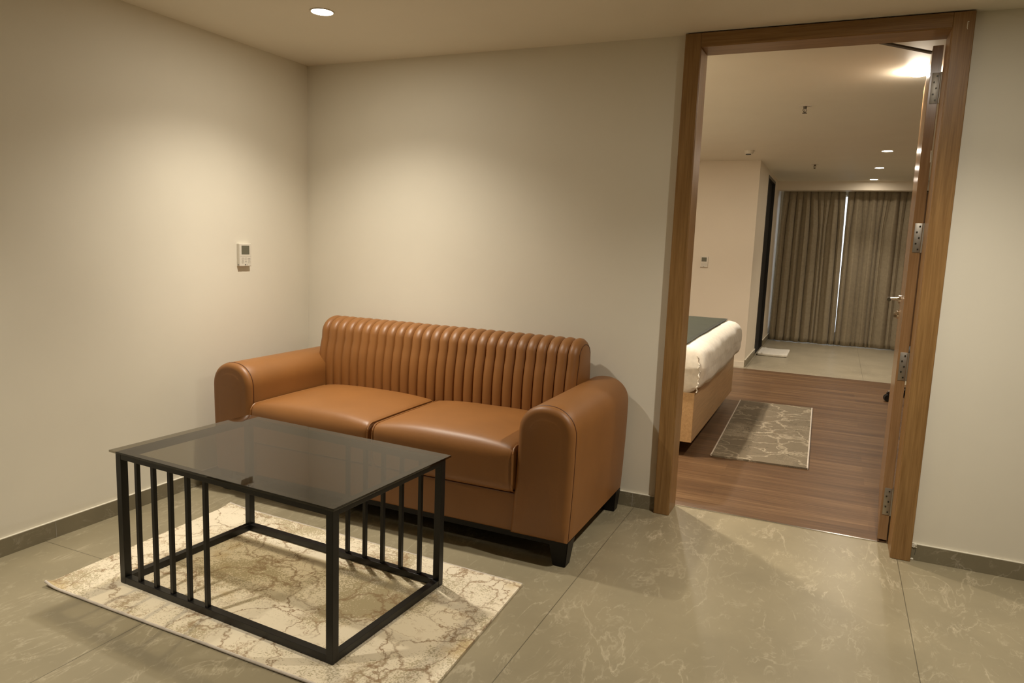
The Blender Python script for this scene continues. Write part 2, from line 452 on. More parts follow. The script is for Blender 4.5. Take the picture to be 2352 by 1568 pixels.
mg = bpy.data.materials.new('clear_window_glass'); mg.use_nodes = True
tg = mg.node_tree; tg.nodes.clear(); og = tg.nodes.new('ShaderNodeOutputMaterial'); tt = tg.nodes.new('ShaderNodeBsdfTransparent')
gg = tg.nodes.new('ShaderNodeBsdfGlossy'); gg.inputs['Roughness'].default_value = .02
ff = tg.nodes.new('ShaderNodeFresnel'); ff.inputs[0].default_value = 1.45; mm = tg.nodes.new('ShaderNodeMixShader')
tg.links.new(ff.outputs[0], mm.inputs[0]); tg.links.new(tt.outputs[0], mm.inputs[1]); tg.links.new(gg.outputs[0], mm.inputs[2]); tg.links.new(mm.outputs[0], og.inputs[0])
bm = bmesh.new(); box(bm, W0 + .05, W1 - .05, YB + .062, YB + .068, .15, WZ - .05); fin('pane', bm, mg, win)
# lowered gypsum box in front of the curtain track
sbox('ceiling_pelmet', (NX, 5.0, 7.50, 7.74, 2.186, CEIL), M['wall_b'])

def skirting(name, dims, top_y=None, mats=None):
    """marble skirting with a pale line of caulk on its top edge"""
    x0, x1, y0, y1, h = dims
    bm = bmesh.new(); box(bm, x0, x1, y0, y1, 0, h - .0025); box(bm, x0, x1, y0, y1, h - .0025, h, mi=1)
    return struct(fin(name, bm, mats or [M['skirt'], M['caulk']]))
skirting('baseboard_left', (0, .0105, YF, 0, .0755))
skirting('baseboard_back', (.0105, 2.219, -.0105, 0, .0755))
skirting('baseboard_back', (3.360, XR, -.0105, 0, .0755))
skirting('baseboard_niche', (NX, NX + .012, 4.95, D0, .085)); skirting('baseboard_niche', (NX, NX + .012, D1, 8.2, .085))
bm = bmesh.new(); box(bm, 0, NX, 4.936, 4.95, 0, .06); struct(fin('baseboard_bedroom', bm, M['wall_b']))
bm = bmesh.new(); box(bm, 2.298, 3.278, TH - .006, TH + .006, 0, .003); struct(fin('trim_1', bm, M['alu']))

# ---------------- doorway with the open door ----------------
d1 = bpy.data.objects.new('door_1', None); C.objects.link(d1); struct(d1)
XL, XLI, XRI, XRO, ZI, ZO, PY = 2.2191, 2.2957, 3.2804, 3.3598, 2.2381, 2.3, -.0384
def casing_board(name, dims, mat):
    bm = bmesh.new(); box(bm, *dims, bev=.0025); return fin(name, bm, mat, d1)
# side casings and head, mitred in grain only: the head board sits between the posts
casing_board('casing', (XL, XLI - .003, PY, 0, 0, ZO), M['oak'])
casing_board('casing', (XRI + .003, XRO, PY, 0, 0, ZO), M['oak'])
casing_board('casing_head', (XLI - .003, XRI + .003, PY, 0, ZI + .003, ZO), M['oak_x'])
casing_board('jamb', (XLI - .033, XLI, PY + .004, .125, 0, ZI), M['oak'])
casing_board('jamb', (XRI, XRI + .033, PY + .004, .125, 0, ZI), M['oak'])
casing_board('jamb_head', (XLI - .033, XRI + .033, PY + .004, .125, ZI, ZI + .033), M['oak_x'])
casing_board('casing', (XL, XLI - .006, .12, .135, 0, ZO), M['oak']); casing_board('casing', (XRI + .02, XRO, .12, .135, 0, ZO), M['oak'])
bm = bmesh.new()   # pale scratch on the right casing, near the mitre
for (xa, za, xb, zb, wd) in ((3.334, 2.2605, 3.3335, 2.235, .0016), (3.334, 2.2605, 3.3385, 2.2585, .0016), (3.3335, 2.236, 3.3358, 2.230, .0012)):
    tube(bm, [(xa, PY - .0004, za), (xb, PY - .0004, zb)], wd, 6)
fin('scratch', bm, M['caulk'], d1)
# leaf in its own frame: u along the leaf, v towards the doorway, z up
LO = Vector((3.237, .150, 0)); du = Vector((.050, .90, 0)).normalized(); dv = Vector((-du.y, du.x, 0))
Lm = Matrix(((du.x, dv.x, 0, LO.x), (du.y, dv.y, 0, LO.y), (0, 0, 1, 0), (0, 0, 0, 1)))
def lp(u, v, z): return Lm @ Vector((u, v, z))
bm = bmesh.new(); box(bm, 0, .91, -.040, 0, .010, 2.222, mat=Lm, bev=.0015); leaf = fin('door_leaf', bm, M['oak_d'], d1)
for zc in (2.045, 1.410, .834, .197):
    bm = bmesh.new()
    box(bm, -.0025, 0.0, -.0375, -.009, zc - .064, zc + .064, mat=Lm, bev=.0008)
    cyl(bm, lp(-.006, -.0440, zc - .064), (0, 0, 1), .0055, .0055, .128, 14)
    h = fin('hinge', bm, M['steel'], d1, True)
    for k in range(5):
        bm = bmesh.new(); cyl(bm, lp(-.0042, -.023 + (.006 if k % 2 else -.004) - .002, zc + .05 - k * .025), tuple(-du), .0036, .0036, .0014, 10)
        fin('screw', bm, M['screw'], h)
def on_face(name, mat, build, parent=d1):
    bm = bmesh.new(); build(bm); return fin(name, bm, mat, parent, True)
v_ = tuple(dv)
def b_handle(bm):
    cyl(bm, lp(.84, 0, 1.092), v_, .026, .026, .009, 28)
    cyl(bm, lp(.84, .009, 1.092), v_, .0125, .0125, .006, 20)
    cyl(bm, lp(.84, .009, 1.092), v_, .0085, .0085, .050, 20)
    cyl(bm, lp(.852, .056, 1.092), tuple(-du), .0100, .0100, .125, 20)
on_face('door_handle', M['chrome'], b_handle)
def b_esc(bm):
    cyl(bm, lp(.84, 0, 1.008), v_, .026, .026, .009, 28)
    cyl(bm, lp(.84, .009, 1.012), v_, .0085, .0085, .016, 16); box(bm, .8355, .8445, .009, .025, .990, 1.010, mat=Lm)
on_face('lock_escutcheon', M['chrome'], b_esc)
def b_arm(bm):
    a, b_ = Vector((3.035, .140, 2.247)), lp(.185, -.012, 2.2345)
    d = (b_ - a); n = d.normalized(); s = n.cross(Vector((0, 0, 1))).normalized(); u = s.cross(n)
    m = Matrix(((n.x, s.x, u.x, a.x), (n.y, s.y, u.y, a.y), (n.z, s.z, u.z, a.z), (0, 0, 0, 1)))
    box(bm, 0, d.length, -.010, .010, -.004, .004, mat=m)
    cyl(bm, b_ + Vector((0, 0, -.0125)), (0, 0, 1), .010, .010, .010, 16)
    box(bm, 3.0, 3.07, .135, .150, 2.245, 2.275)
on_face('closer_arm', M['brass_dark'], b_arm)

# dark doorway frame in the niche
bm = bmesh.new()
box(bm, NX - .12, NX + .004, D0, D0 + .035, 0, DZ2); box(bm, NX - .12, NX + .004, D1 - .035, D1, 0, DZ2); box(bm, NX - .12, NX + .004, D0 + .035, D1 - .035, DZ2 - .035, DZ2)
d2 = struct(fin('door_2', bm, M['darkframe']))
bm = bmesh.new(); box(bm, NX - .075, NX - .035, D0 + .037, D1 - .037, .004, DZ2 - .037); fin('door_leaf', bm, M['room_shade'], d2)  # near-black sheet across the open doorway, painted as the darkness of the room behind
bm = bmesh.new(); box(bm, NX - .12, NX + .004, D0 + .036, D1 - .036, 0, .005); fin('threshold', bm, M['alu'], d2)

# ---------------- sofa ----------------
sofa = thing('sofa', 'tan brown leather two-seat sofa with fluted backrest and rounded arms', 'sofa', (1.09, -.45, 0))
def sp(o):   # keep world placed geometry while parented to the sofa empty
    o.matrix_parent_inverse = sofa.matrix_world.inverted() if False else Matrix.Translation((-1.09, .45, 0)); return o
SX0, SX1 = .118, 2.062
def arm_profile(outer, inner):
    """closed outline in (x, z); outer and inner are the x of the two faces at arm height"""
    s = 1 if outer > inner else -1
    xb_o, xb_i = outer - s * .014, inner - s * .022
    cx, hw = (outer + inner) / 2, abs(outer - inner) / 2
    pts = []
    for k in range(7): t = k / 6; pts.append((xb_o + (outer - xb_o) * math.sin(t * math.pi / 2), .112 + (.555 - .112) * t))
    for k in range(1, 24):
        a = math.pi * k / 24
        pts.append((cx + s * hw * math.copysign(abs(math.cos(a)) ** .92, math.cos(a)), .555 + .120 * math.sin(a) ** .92))
    for k in range(7): t = 1 - k / 6; pts.append((xb_i + (inner - xb_i) * math.sin(t * math.pi / 2), .112 + (.555 - .112) * t))
    return pts
def inset(pts, d):
    n = len(pts); out = []
    area = sum(pts[i][0] * pts[(i + 1) % n][1] - pts[(i + 1) % n][0] * pts[i][1] for i in range(n)) / 2
    sg = 1 if area > 0 else -1
    for i in range(n):
        p0, p1, p2 = pts[i - 1], pts[i], pts[(i + 1) % n]
        e1 = Vector((p1[0] - p0[0], p1[1] - p0[1])).normalized(); e2 = Vector((p2[0] - p1[0], p2[1] - p1[1])).normalized()
        n1 = Vector((-e1.y, e1.x)) * sg; n2 = Vector((-e2.y, e2.x)) * sg
        b_ = (n1 + n2); k = max(b_.length_squared / 2, .5); b_ = b_ / k
        out.append((p1[0] + b_.x * d, p1[1] + b_.y * d))
    return out
YA0, YA1 = -.872, -.035
def make_arm(outer, inner, label):
    prof = arm_profile(outer, inner); bm = bmesh.new(); rings = []
    st = []
    rf = .030
    for k in range(9):
        a = math.pi / 2 * k / 8
        st.append((YA0 + .020 * (1 - math.sin(a)), rf * (1 - math.cos(a)) ** 1.0 if False else rf * (1 - math.sin(a)) if False else rf * math.cos(a) if False else rf * (1 - math.sin(math.pi / 2 * k / 8))))
    # front: pillow edge, y advances while the inset shrinks
    st = [(YA0 + .028 * (1 - math.cos(math.pi / 2 * k / 8)), .028 * (1 - math.sin(math.pi / 2 * k / 8))) for k in range(9)]
    st += [(YA0 + .033, .0022), (YA0 + .036, .0004)]
    for k in range(1, 13): st.append((YA0 + .036 + (YA1 - .03 - YA0 - .036) * k / 12, 0))
    for k in range(1, 7): a = math.pi / 2 * k / 6; st.append((YA1 - .03 + .03 * math.sin(a), .03 * (1 - math.cos(a))))
    for y, d in st: rings.append([bm.verts.new((x, y, z)) for x, z in inset(prof, d)])
    n = len(prof)
    for A, B in zip(rings, rings[1:]):
        for k in range(n): bm.faces.new((A[k], A[(k + 1) % n], B[(k + 1) % n], B[k]))
    # soft front panel: two concentric rings, slightly puffed out
    for ring, sgn in ((rings[0], -1), (rings[-1], 1)):
        prev = ring; base = [(v.co.x, v.co.z) for v in ring]; y = ring[0].co.y
        for dd, off in ((.018, .0005), (.026, .0014), (.030, .0020)):
            cur = [bm.verts.new((x, y + sgn * (off if sgn < 0 else 0), z)) for x, z in inset(base, dd)]
            for k in range(n): bm.faces.new((prev[k], prev[(k + 1) % n], cur[(k + 1) % n], cur[k]))
            prev = cur
        c = bm.verts.new((sum(v.co.x for v in prev) / n, prev[0].co.y, sum(v.co.z for v in prev) / n))
        for k in range(n): bm.faces.new((prev[k], prev[(k + 1) % n], c))
    arm = sp(fin('armrest', bm, M['leather'], sofa, True, 50))
    bm = bmesh.new()
    seam = inset(prof, .0008)[0:]
    tube(bm, [(x, YA0 + .0335, z) for x, z in seam if True], .0022, 6)
    o = fin('piping', bm, M['seam'], arm, True)
    return arm
make_arm(SX1, 1.815, None); make_arm(SX0, .365, None)
# base body under the seat
bm = rbox(.345, 1.835, -.846, -.05, .112, .300, .012, (8, 8, 3)); sp(fin('seat_base', bm, M['leather'], sofa, True))
# dark rails between the legs
bm = bmesh.new()
box(bm, .16, 2.02, -.815, -.785, .078, .116); box(bm, .16, 2.02, -.115, -.085, .078, .116)
box(bm, 1.985, 2.015, -.785, -.115, .078, .116); box(bm, .165, .195, -.785, -.115, .078, .116)
box(bm, .195, 1.985, -.785, -.115, .106, .116)
sp(fin('base_rail', bm, M['legwood'], sofa))
def leg(cx, cy, ox, oy):
    """square tapered block; ox, oy point to the outer corner, which stays nearly vertical"""
    bm = bmesh.new(); T = .088; Bm = .056
    top = [(cx, cy), (cx - ox * T, cy), (cx - ox * T, cy - oy * T), (cx, cy - oy * T)]
    b0 = (cx - ox * .011, cy - oy * .006)
    bot = [b0, (b0[0] - ox * Bm, b0[1]), (b0[0] - ox * Bm, b0[1] - oy * Bm), (b0[0], b0[1] - oy * Bm)]
    vt = [bm.verts.new((x, y, .113)) for x, y in top]; vb = [bm.verts.new((x, y, 0)) for x, y in bot]
    bm.faces.new(vt); bm.faces.new(vb[::-1])
    for k in range(4): bm.faces.new((vt[k], vt[(k + 1) % 4], vb[(k + 1) % 4], vb[k]))
    bmesh.ops.bevel(bm, geom=bm.edges[:], offset=.003, segments=2, affect='EDGES')
    sp(fin('leg', bm, M['legwood'], sofa))
leg(2.050, -.842, 1, -1); leg(2.050, -.062, 1, 1); leg(.132, -.842, -1, -1); leg(.132, -.062, -1, 1)
# seat cushions
def cushion(x0, x1):
    y0, y1, z0, z1, r = -.880, -.27, .285, .486, .042
    def disp(p, n):
        u = (p.x - x0) / (x1 - x0) * 2 - 1; v = (p.y - y0) / (y1 - y0) * 2 - 1; wz = (p.z - z0) / (z1 - z0)
        cr = .028 * (1 - abs(u) ** 3.0) * (1 - max(0, v) ** 4 * .4) * (1 - max(0, -v) ** 9) * max(0, wz) ** 2
        fr = -.006 * (1 - u ** 4) * (1 - abs(2 * wz - 1) ** 2.5) if v < -.9 else 0
        wr = .0016 * noise.noise(Vector((p.x * 5, p.y * 4, 1.7))) * wz
        return Vector((0, fr, cr + wr))
    bm = rbox(x0, x1, y0, y1, z0, z1, (.030, r, r), (28, 20, 8), disp)
    c = sp(fin('seat_cushion', bm, M['leather'], sofa, True, 60))
    for x, s in ((x0 + .012, 1), (x1 - .012, -1)):
        pts = []; e = .0085
        def P(y, z): pts.append((x, y, z))
        Y0, Y1, Z0, Z1 = y0 + e * .3, y1, z0 + e * .3, z1 - e * .3 + .0005
        rr = r
        for k in range(9): a = math.pi / 2 * k / 8; P(Y0 + rr * (1 - math.cos(a)), Z1 - rr * (1 - math.sin(a)))
        for k in range(1, 8): t = k / 7; P(Y0 + rr + (Y1 - rr - Y0 - rr) * t, Z1 + .0018 * math.sin(t * math.pi))
        pts2 = [(x, y0 + .002 - 0 * e, Z0 + rr + (Z1 - 2 * rr - Z0) * t) for t in (0, .25, .5, .75)]
        pts3 = [(x, Y0 + rr * (1 - math.cos(a)), Z0 + rr * (1 - math.sin(a))) for a in [math.pi / 2 * (1 - k / 5) for k in range(6)]]
        allp = pts3 + pts2 + pts
        bm = bmesh.new(); tube(bm, allp, .0042, 8)
        fin('piping', bm, M['leather'], c, True)
    bm = bmesh.new(); tube(bm, [(x0 + .01, -.8475, .2815), (x1 - .01, -.8475, .2815)], .0035, 6); fin('lower_seam_shadow', bm, M['seam'], c)  # dark tube paints the shadow gap along the seam under the cushion
cushion(.368, 1.0885); cushion(1.0915, 1.812)
# fluted backrest
BX0, BX1, NF = .302, 1.852, 28
def back_profile():
    pts = []
    # front face from below the seat to the shoulder, then over the top and down the back
    for z, y in ((.36, -.282), (.42, -.287), (.48, -.292), (.54, -.294), (.60, -.292), (.66, -.286), (.71, -.277), (.75, -.265)):
        pts.append((y, z))
    cy, cz, ry, rz_ = -.150, .762, .114, .104
    for k in range(1, 13): a = math.pi * k / 13; pts.append((cy - ry * math.cos(a), cz + rz_ * math.sin(a) ** .85))
    for z in (.75, .68, .56, .44, .36): pts.append((-.036, z))
    return pts
bp = back_profile(); n = len(bp); FS = 10
nrm = []
for i in range(n):
    a, b_ = Vector(bp[max(i - 1, 0)]), Vector(bp[min(i + 1, n - 1)]); d = (b_ - a).normalized(); nrm.append(Vector((-d.y, d.x)))
def bump_at(s):    # s in 0..1 across one flute
    return .0185 * (max(0, 1 - (2 * s - 1) ** 2) ** .5) - .0185
bm = bmesh.new(); cols = []
Wf = (BX1 - BX0) / NF
for iu in range(NF * FS + 1):
    x = BX0 + iu * Wf / FS; s = (iu % FS) / FS; h = bump_at(s)
    fl = int(iu / FS)
    ring = []
    edge = min(iu, NF * FS - iu) / FS   # soften the two outer flutes
    for j, (y, z) in enumerate(bp):
        k = 1 if j < n - 5 else max(0, 1 - (j - (n - 6)) * .4)
        sh = -.012 * max(0, 1 - edge * 1.3) ** 2
        wob = .0012 * noise.noise(Vector((fl * 3.1, z * 9, 0)))
        cre = 0
        if fl in (1, 2, 3, 6, 7) and .47 < z < .72 and y < -.2: cre = .0016 * math.sin(z * 420 + s * 6) * (1 - abs(z - .58) / .14 if abs(z - .58) < .14 else 0) * (s)
        nn = nrm[j]; off = h * k + sh + wob + cre
        ring.append(bm.verts.new((x, y + nn.x * off, z + nn.y * off)))
    cols.append(ring)
def _flip_check(): pass
for A, B in zip(cols, cols[1:]):
    for j in range(n - 1): bm.faces.new((A[j], A[j + 1], B[j + 1], B[j]))
for ring, s in ((cols[0], -1), (cols[-1], 1)):
    cen = Vector((0, 0, 0))
    for v in ring: cen += v.co
    cen /= len(ring); cx = ring[0].co.x
    r1 = [bm.verts.new((cx + s * .004, v.co.y + (cen.y - v.co.y) * .10, v.co.z + (cen.z - v.co.z) * .05)) for v in ring]
    for j in range(n - 1): bm.faces.new((ring[j], ring[j + 1], r1[j + 1], r1[j]))
    bm.faces.new(r1 if s > 0 else r1[::-1])
back = sp(fin('backrest', bm, M['leather'], sofa, True, 42))
# stitch lines in the valleys between the flutes, and the piping of the side panels
for side_x, cr in ((BX0 - .001, cols), (BX1 + .001, cols)): pass
def prof_at(off): return [(bp[j][0] + nrm[j].x * off, bp[j][1] + nrm[j].y * off) for j in range(n)]
vp = prof_at(-.0180)[:n - 5]
bm = bmesh.new()
for f in range(1, NF): 
    x = BX0 + f * Wf + .0012
    tube(bm, [(x, y, z) for y, z in vp], .0011, 4)
o = fin('stitching', bm, M['thread'], back); o['kind'] = 'stuff'
bm = bmesh.new()
pp = prof_at(-.0302)
for x in (BX0 - .0005, BX1 + .0005):
    bm = bmesh.new(); tube(bm, [(x, y, z) for y, z in pp[:n - 3]], .0022, 6); fin('piping', bm, M['seam'], back, True)

# ---------------- coffee table ----------------
TX, TY, TW, TL, TA, THT, TI = .5966, -1.7924, 1.062, .6505, -.0561, .5234, .0153
table = thing('coffee_table', 'black metal frame coffee table with smoked glass top on the marbled rug', 'coffee table', (TX, TY, 0), TA)
Z0 = .0105; TZ = THT - .008; s_ = .028
bm = bmesh.new(); box(bm, 0, TW, 0, TL, TZ, THT, bev=.0015); lab(fin('tabletop', bm, M['glass'], table), 'smoked dark glass pane')
a0, a1, b0, b1 = TI, TW - TI, TI, TL - TI
for x in (a0, a1 - s_):
    for y in (b0, b1 - s_):
        bm = bmesh.new(); box(bm, x, x + s_, y, y + s_, Z0, TZ - .0005, bev=.0012); fin('leg', bm, M['metal_black'], table)
for z in (Z0, TZ - .0255):
    nm = 'lower_rail' if z == Z0 else 'upper_rail'
    for y in (b0, b1 - s_):
        bm = bmesh.new(); box(bm, a0 + s_, a1 - s_, y + .0005, y + s_ - .0005, z + .0005, z + .0255, bev=.001); fin(nm, bm, M['metal_black'], table)
    for x in (a0, a1 - s_):
        bm = bmesh.new(); box(bm, x + .0005, x + s_ - .0005, b0 + s_, b1 - s_, z + .0005, z + .0255, bev=.001); fin(nm, bm, M['metal_black'], table)
bw = .0145
for k in range(5):
    for xa, y in ((.109 + k * .0892, b0), (TW - .1235 - k * .0892, b1 - s_)):
        bm = bmesh.new(); yy = y + (s_ - bw) / 2; box(bm, xa, xa + bw, yy, yy + bw, Z0 + .025, TZ - .026, bev=.0008); fin('slat', bm, M['metal_black'], table)

# ---------------- rugs ----------------
def rug(name, corners, mat, label, thick, curls, long_axis, group=None):
    """corners A B C D counter-clockwise; long_axis 'AB' has the bound edges on AB and CD, 'BC' on BC and DA"""
    A, B, Cc, D = [Vector((*c, 0)) for c in corners]; bm = bmesh.new(); nu, nv = 60, 40
    def P(u, v): return (A * (1 - u) + B * u) * (1 - v) + (D * (1 - u) + Cc * u) * v
    def zof(u, v):
        z = thick + .0012 * noise.noise(Vector((u * 7, v * 5, 3)))
        for cu, cv, h, rad in curls:
            d = math.hypot((u - cu), (v - cv)); z += h * max(0, 1 - d / rad) ** 2
        return z
    def f(i, j):
        u, v = i / (nu - 1), j / (nv - 1); p = P(u, v); return (p.x, p.y, zof(u, v))
    vs = grid_surface(bm, f, nu, nv)
    rim = [vs[i][0] for i in range(nu)] + [vs[nu - 1][j] for j in range(1, nv)] + [vs[i][nv - 1] for i in range(nu - 2, -1, -1)] + [vs[0][j] for j in range(nv - 2, 0, -1)]
    low = [bm.verts.new((v.co.x, v.co.y, max(.0005, v.co.z - thick))) for v in rim]
    k = len(rim)
    for i in range(k): bm.faces.new((rim[i], rim[(i + 1) % k], low[(i + 1) % k], low[i]))
    bm.faces.new(low)
    o = fin(name, bm, mat, None, True, 50); tag(o, label, 'rug', group)
    def edge(fixed, val):
        bmm = bmesh.new(); pts = []
        for i in range(61):
            t = i / 60; u, v = (t, val) if fixed == 'v' else (val, t)
            p = P(u, v); pts.append((p.x, p.y, zof(u, v) - thick * .35))
        tube(bmm, pts, thick * .55, 8); fin('binding', bmm, M['bind'], o, True)
    if long_axis == 'AB': edge('v', 0); edge('v', 1)
    else: edge('u', 0); edge('u', 1)
    return o
rug('rug', [(.388, -1.915), (1.978, -1.935), (1.945, -1.062), (.362, -1.000)], M['rug'], 'cream rug with brown marble veins under the black coffee table', .009,
    [(0, 0, .014, .05), (0, 1, .010, .10)], 'AB')
rug('rug', [(2.318, 1.130), (2.895, 1.158), (2.862, 3.035), (2.275, 3.010)], M['rugb'], 'small grey marbled rug on the bedroom wood floor beside the bed', .011,
    [(0, 0, .004, .06)], 'BC')

# ---------------- wall thermostats ----------------
def text_mesh(name, body, size, mat, parent, loc, rot=(R(90), 0, 0)):
    cu = bpy.data.curves.new(name, 'FONT'); cu.body = body; cu.size = size; cu.align_x = 'CENTER'; cu.align_y = 'CENTER'; cu.extrude = .0002
    tmp = bpy.data.objects.new('tmp_text', cu); C.objects.link(tmp)
    dg = bpy.context.evaluated_depsgraph_get(); me = bpy.data.meshes.new_from_object(tmp.evaluated_get(dg))
    bpy.data.objects.remove(tmp); me.name = name
    me.transform(Matrix.Translation(loc) @ Matrix.Rotation(R(90), 4, 'X'))
    return link(name, me, mat, parent)
def thermostat(loc, rz, label, w_=.085, h_=.123):
    t = thing('thermostat', label, 'thermostat', loc, rz)
    dpt = .021
    bm = bmesh.new(); box(bm, -w_ / 2, w_ / 2, -dpt, 0, -h_ / 2, h_ / 2, bev=.003); fin('body', bm, M['plastic'], t)
    fx = lambda a: -w_ / 2 + a * w_; fz = lambda a: h_ / 2 - a * h_
    bm = bmesh.new(); box(bm, fx(.16), fx(.82), -dpt - .0006, -dpt + .001, fz(.48), fz(.09)); lab(fin('screen', bm, M['lcd'], t), 'grey-green display')
    bm = bmesh.new(); box(bm, fx(.04), fx(.96), -dpt - .0003, -dpt + .001, fz(.563), fz(.557)); fin('panel_seam', bm, M['print_'], t)
    for a, b_, hh in ((.26, .68, .05), (.26, .81, .05), (.52, .675, .05), (.79, .675, .028), (.79, .80, .055)):
        bm = bmesh.new(); hw = .085 * w_; pts = []
        for k in range(24):
            th = 2 * math.pi * k / 24; c_, s2 = math.cos(th), math.sin(th)
            pts.append((fx(a) + hw * math.copysign(abs(c_) ** .6, c_), -dpt - .0003, fz(b_) + hh * h_ * math.copysign(abs(s2) ** .6, s2)))
        tube(bm, pts, .0006, 6, True)
        cyl(bm, (fx(a), -dpt + .0004, fz(b_)), (0, -1, 0), .0017, .0017, .001, 12)
        fin('button', bm, M['print_'], t)
    bm = bmesh.new(); cyl(bm, (fx(.52), -dpt + .0004, fz(.80)), (0, -1, 0), .0027, .0027, .0012, 16); fin('sensor', bm, M['ink'], t)
    bm = bmesh.new(); cyl(bm, (fx(.47), -dpt + .0004, fz(.93)), (0, -1, 0), .0034, .0034, .0010, 20); lg = fin('logo', bm, M['ink'], t)
    text_mesh('logo_lettering', 'LG', .0085, M['print_'], t, (fx(.62), -dpt - .0002, fz(.93)))
    bm = bmesh.new(); box(bm, -w_ / 2 - .0005, -w_ / 2 + .002, -.016, -.006, fz(.97), fz(.90)); fin('latch', bm, M['print_'], t)
    return t
thermostat((0, -.531, 1.201), R(90), 'cream wall thermostat with grey display on the left wall beside the sofa')
thermostat((1.552, 4.95, 1.173), 0, 'small cream wall thermostat on the bedroom wall above the bed')

# ---------------- downlights ----------------
for i, (lx, ly, p, ang, bl, wide, text) in enumerate(LAMPS):
    t = thing('downlight', text, 'ceiling light', (lx, ly, CEIL), 0, 'recessed downlights')
    bm = bmesh.new(); segs = 40
    prof = [(.047, -.001), (.048, -.0035), (.053, -.0038), (.0545, -.001), (.0545, .0)]
    vs = grid_surface(bm, lambda a, b_: (prof[b_][0] * math.cos(2 * math.pi * a / segs), prof[b_][0] * math.sin(2 * math.pi * a / segs), prof[b_][1]), segs, len(prof), closeu=True)
    fin('trim_ring', bm, M['plastic'], t, True)
    if i == 3:
        t['label'] = 'glowing domed ceiling lamp right above the open bedroom door'
        bm = bmesh.new(); bmesh.ops.create_uvsphere(bm, u_segments=28, v_segments=14, radius=.06, matrix=Matrix.Translation((0, 0, -.002)) @ Matrix.Diagonal((1, 1, .42, 1)))
        bmesh.ops.delete(bm, geom=[v for v in bm.verts if v.co.z > .0], context='VERTS')
        fin('diffuser', bm, M['led_dome'], t, True, 0); del t['group']
        continue
    bm = bmesh.new(); cyl(bm, (0, 0, -.003), (0, 0, 1), .047, .047, .0025, segs); lab(fin('diffuser', bm, M['led'], t), 'bright white round diffuser')

# ---------------- ceiling fittings in the bedroom ----------------
def sprinkler(loc, label):
    t = thing('sprinkler', label, 'sprinkler', loc)
    bm = bmesh.new(); cyl(bm, (0, 0, -.004), (0, 0, 1), .036, .042, .004, 28); fin('escutcheon', bm, M['plastic_side'], t, True)
    bm = bmesh.new(); cyl(bm, (0, 0, -.020), (0, 0, 1), .009, .013, .016, 16)
    for s in (-1, 1): tube(bm, [(s * .008, 0, -.018), (s * .013, 0, -.028), (s * .005, 0, -.042), (0, 0, -.045)], .0022, 8)
    fin('frame', bm, M['brass_dark'], t, True)
    bm = bmesh.new(); cyl(bm, (0, 0, -.043), (0, 0, 1), .0025, .0025, .024, 8); fin('bulb', bm, M['brass_dark'], t)
    bm = bmesh.new(); cyl(bm, (0, 0, -.049), (0, 0, 1), .0155, .0155, .0025, 20)
    fin('deflector', bm, M['brass_dark'], t)
sprinkler((2.654, 1.86, CEIL), 'metal fire sprinkler on the bedroom ceiling, the one nearest the doorway')
sprinkler((2.615, 5.377, CEIL), 'metal fire sprinkler on the bedroom ceiling, the far one towards the curtains')
det = thing('smoke_detector', 'small cream ceiling sensor with a black strip near the bedroom wall', 'sensor', (2.045, 4.12, CEIL))
bm = bmesh.new(); cyl(bm, (0, 0, -.010), (0, 0, 1), .050, .050, .010, 32); cyl(bm, (0, 0, -.034), (0, 0, 1), .036, .046, .024, 32); fin('body', bm, M['plastic'], det, True)
bm = bmesh.new(); cyl(bm, (-.004, -.004, -.040), (0, 0, 1), .026, .026, .006, 28); fin('sensor_ring', bm, M['black'], det, True)

# ---------------- bed ----------------
bed = thing('bed', 'large bed with wood veneer base and white duvet, seen from its foot', 'bed', (1.2, 2.0, 0))
def bpnt(o): o.matrix_parent_inverse = Matrix.Translation((-1.2, -2.0, 0)); return o
BYA, BYB, BXF = 1.045, 2.945, 2.200
bm = bmesh.new(); box(bm, .20, BXF, BYA, BYB, .092, .415, bev=.003); bpnt(fin('bed_base', bm, M['bedwood'], bed))
bm = bmesh.new(); box(bm, .25, BXF - .25, BYA + .2, BYB - .2, 0, .092); bpnt(lab(fin('plinth', bm, M['black'], bed), 'recessed black plinth'))
bm = bmesh.new(); box(bm, .06, .20, BYA - .1, BYB + .1, 0, 1.15, bev=.01); bpnt(fin('headboard', bm, M['bedwood'], bed))
def dv_disp(p, nn):
    k = 0
    foot = max(0, (p.x - 1.9) / .35)
    w1 = noise.fractal(Vector((p.x * 5, p.y * 3.2, p.z * 9)), 1.0, 2.0, 4)
    side = 1 - abs(nn.z) * .6
    k += .0075 * w1 * side
    k += .0035 * math.sin(p.z * 30 + 9 * p.y + 4 * noise.noise(Vector((p.y * 2.2, p.z * 4, 0)))) * foot * side * (1 if nn.x > .3 else 0)
    sag = -.012 * max(0, noise.noise(Vector((p.y * 2.5, 0, 4)))) if p.z < .5 else 0
    # hem dips slightly between the corners
    dz = 0
    if p.z < .47: dz = -.022 * math.sin(math.pi * min(1, max(0, (p.y - BYA) / 1.9))) * 1.0 * foot + .010 * noise.noise(Vector((p.y * 4, 1, 1)))
    out = nn * k
    if p.z < .45 and nn.x > .3: out.x -= .018
    return out + Vector((0, 0, dz))
bm = rbox(.24, 2.252, BYA - .020, BYB + .05, .405, .712, (.105, .035, .125), (60, 60, 12), dv_disp)
duvet = bpnt(lab(fin('duvet', bm, M['white'], bed, True, 0), 'puffy white duvet'))
bm = bmesh.new()   # pinched seam at the near foot corner of the duvet
pts = []
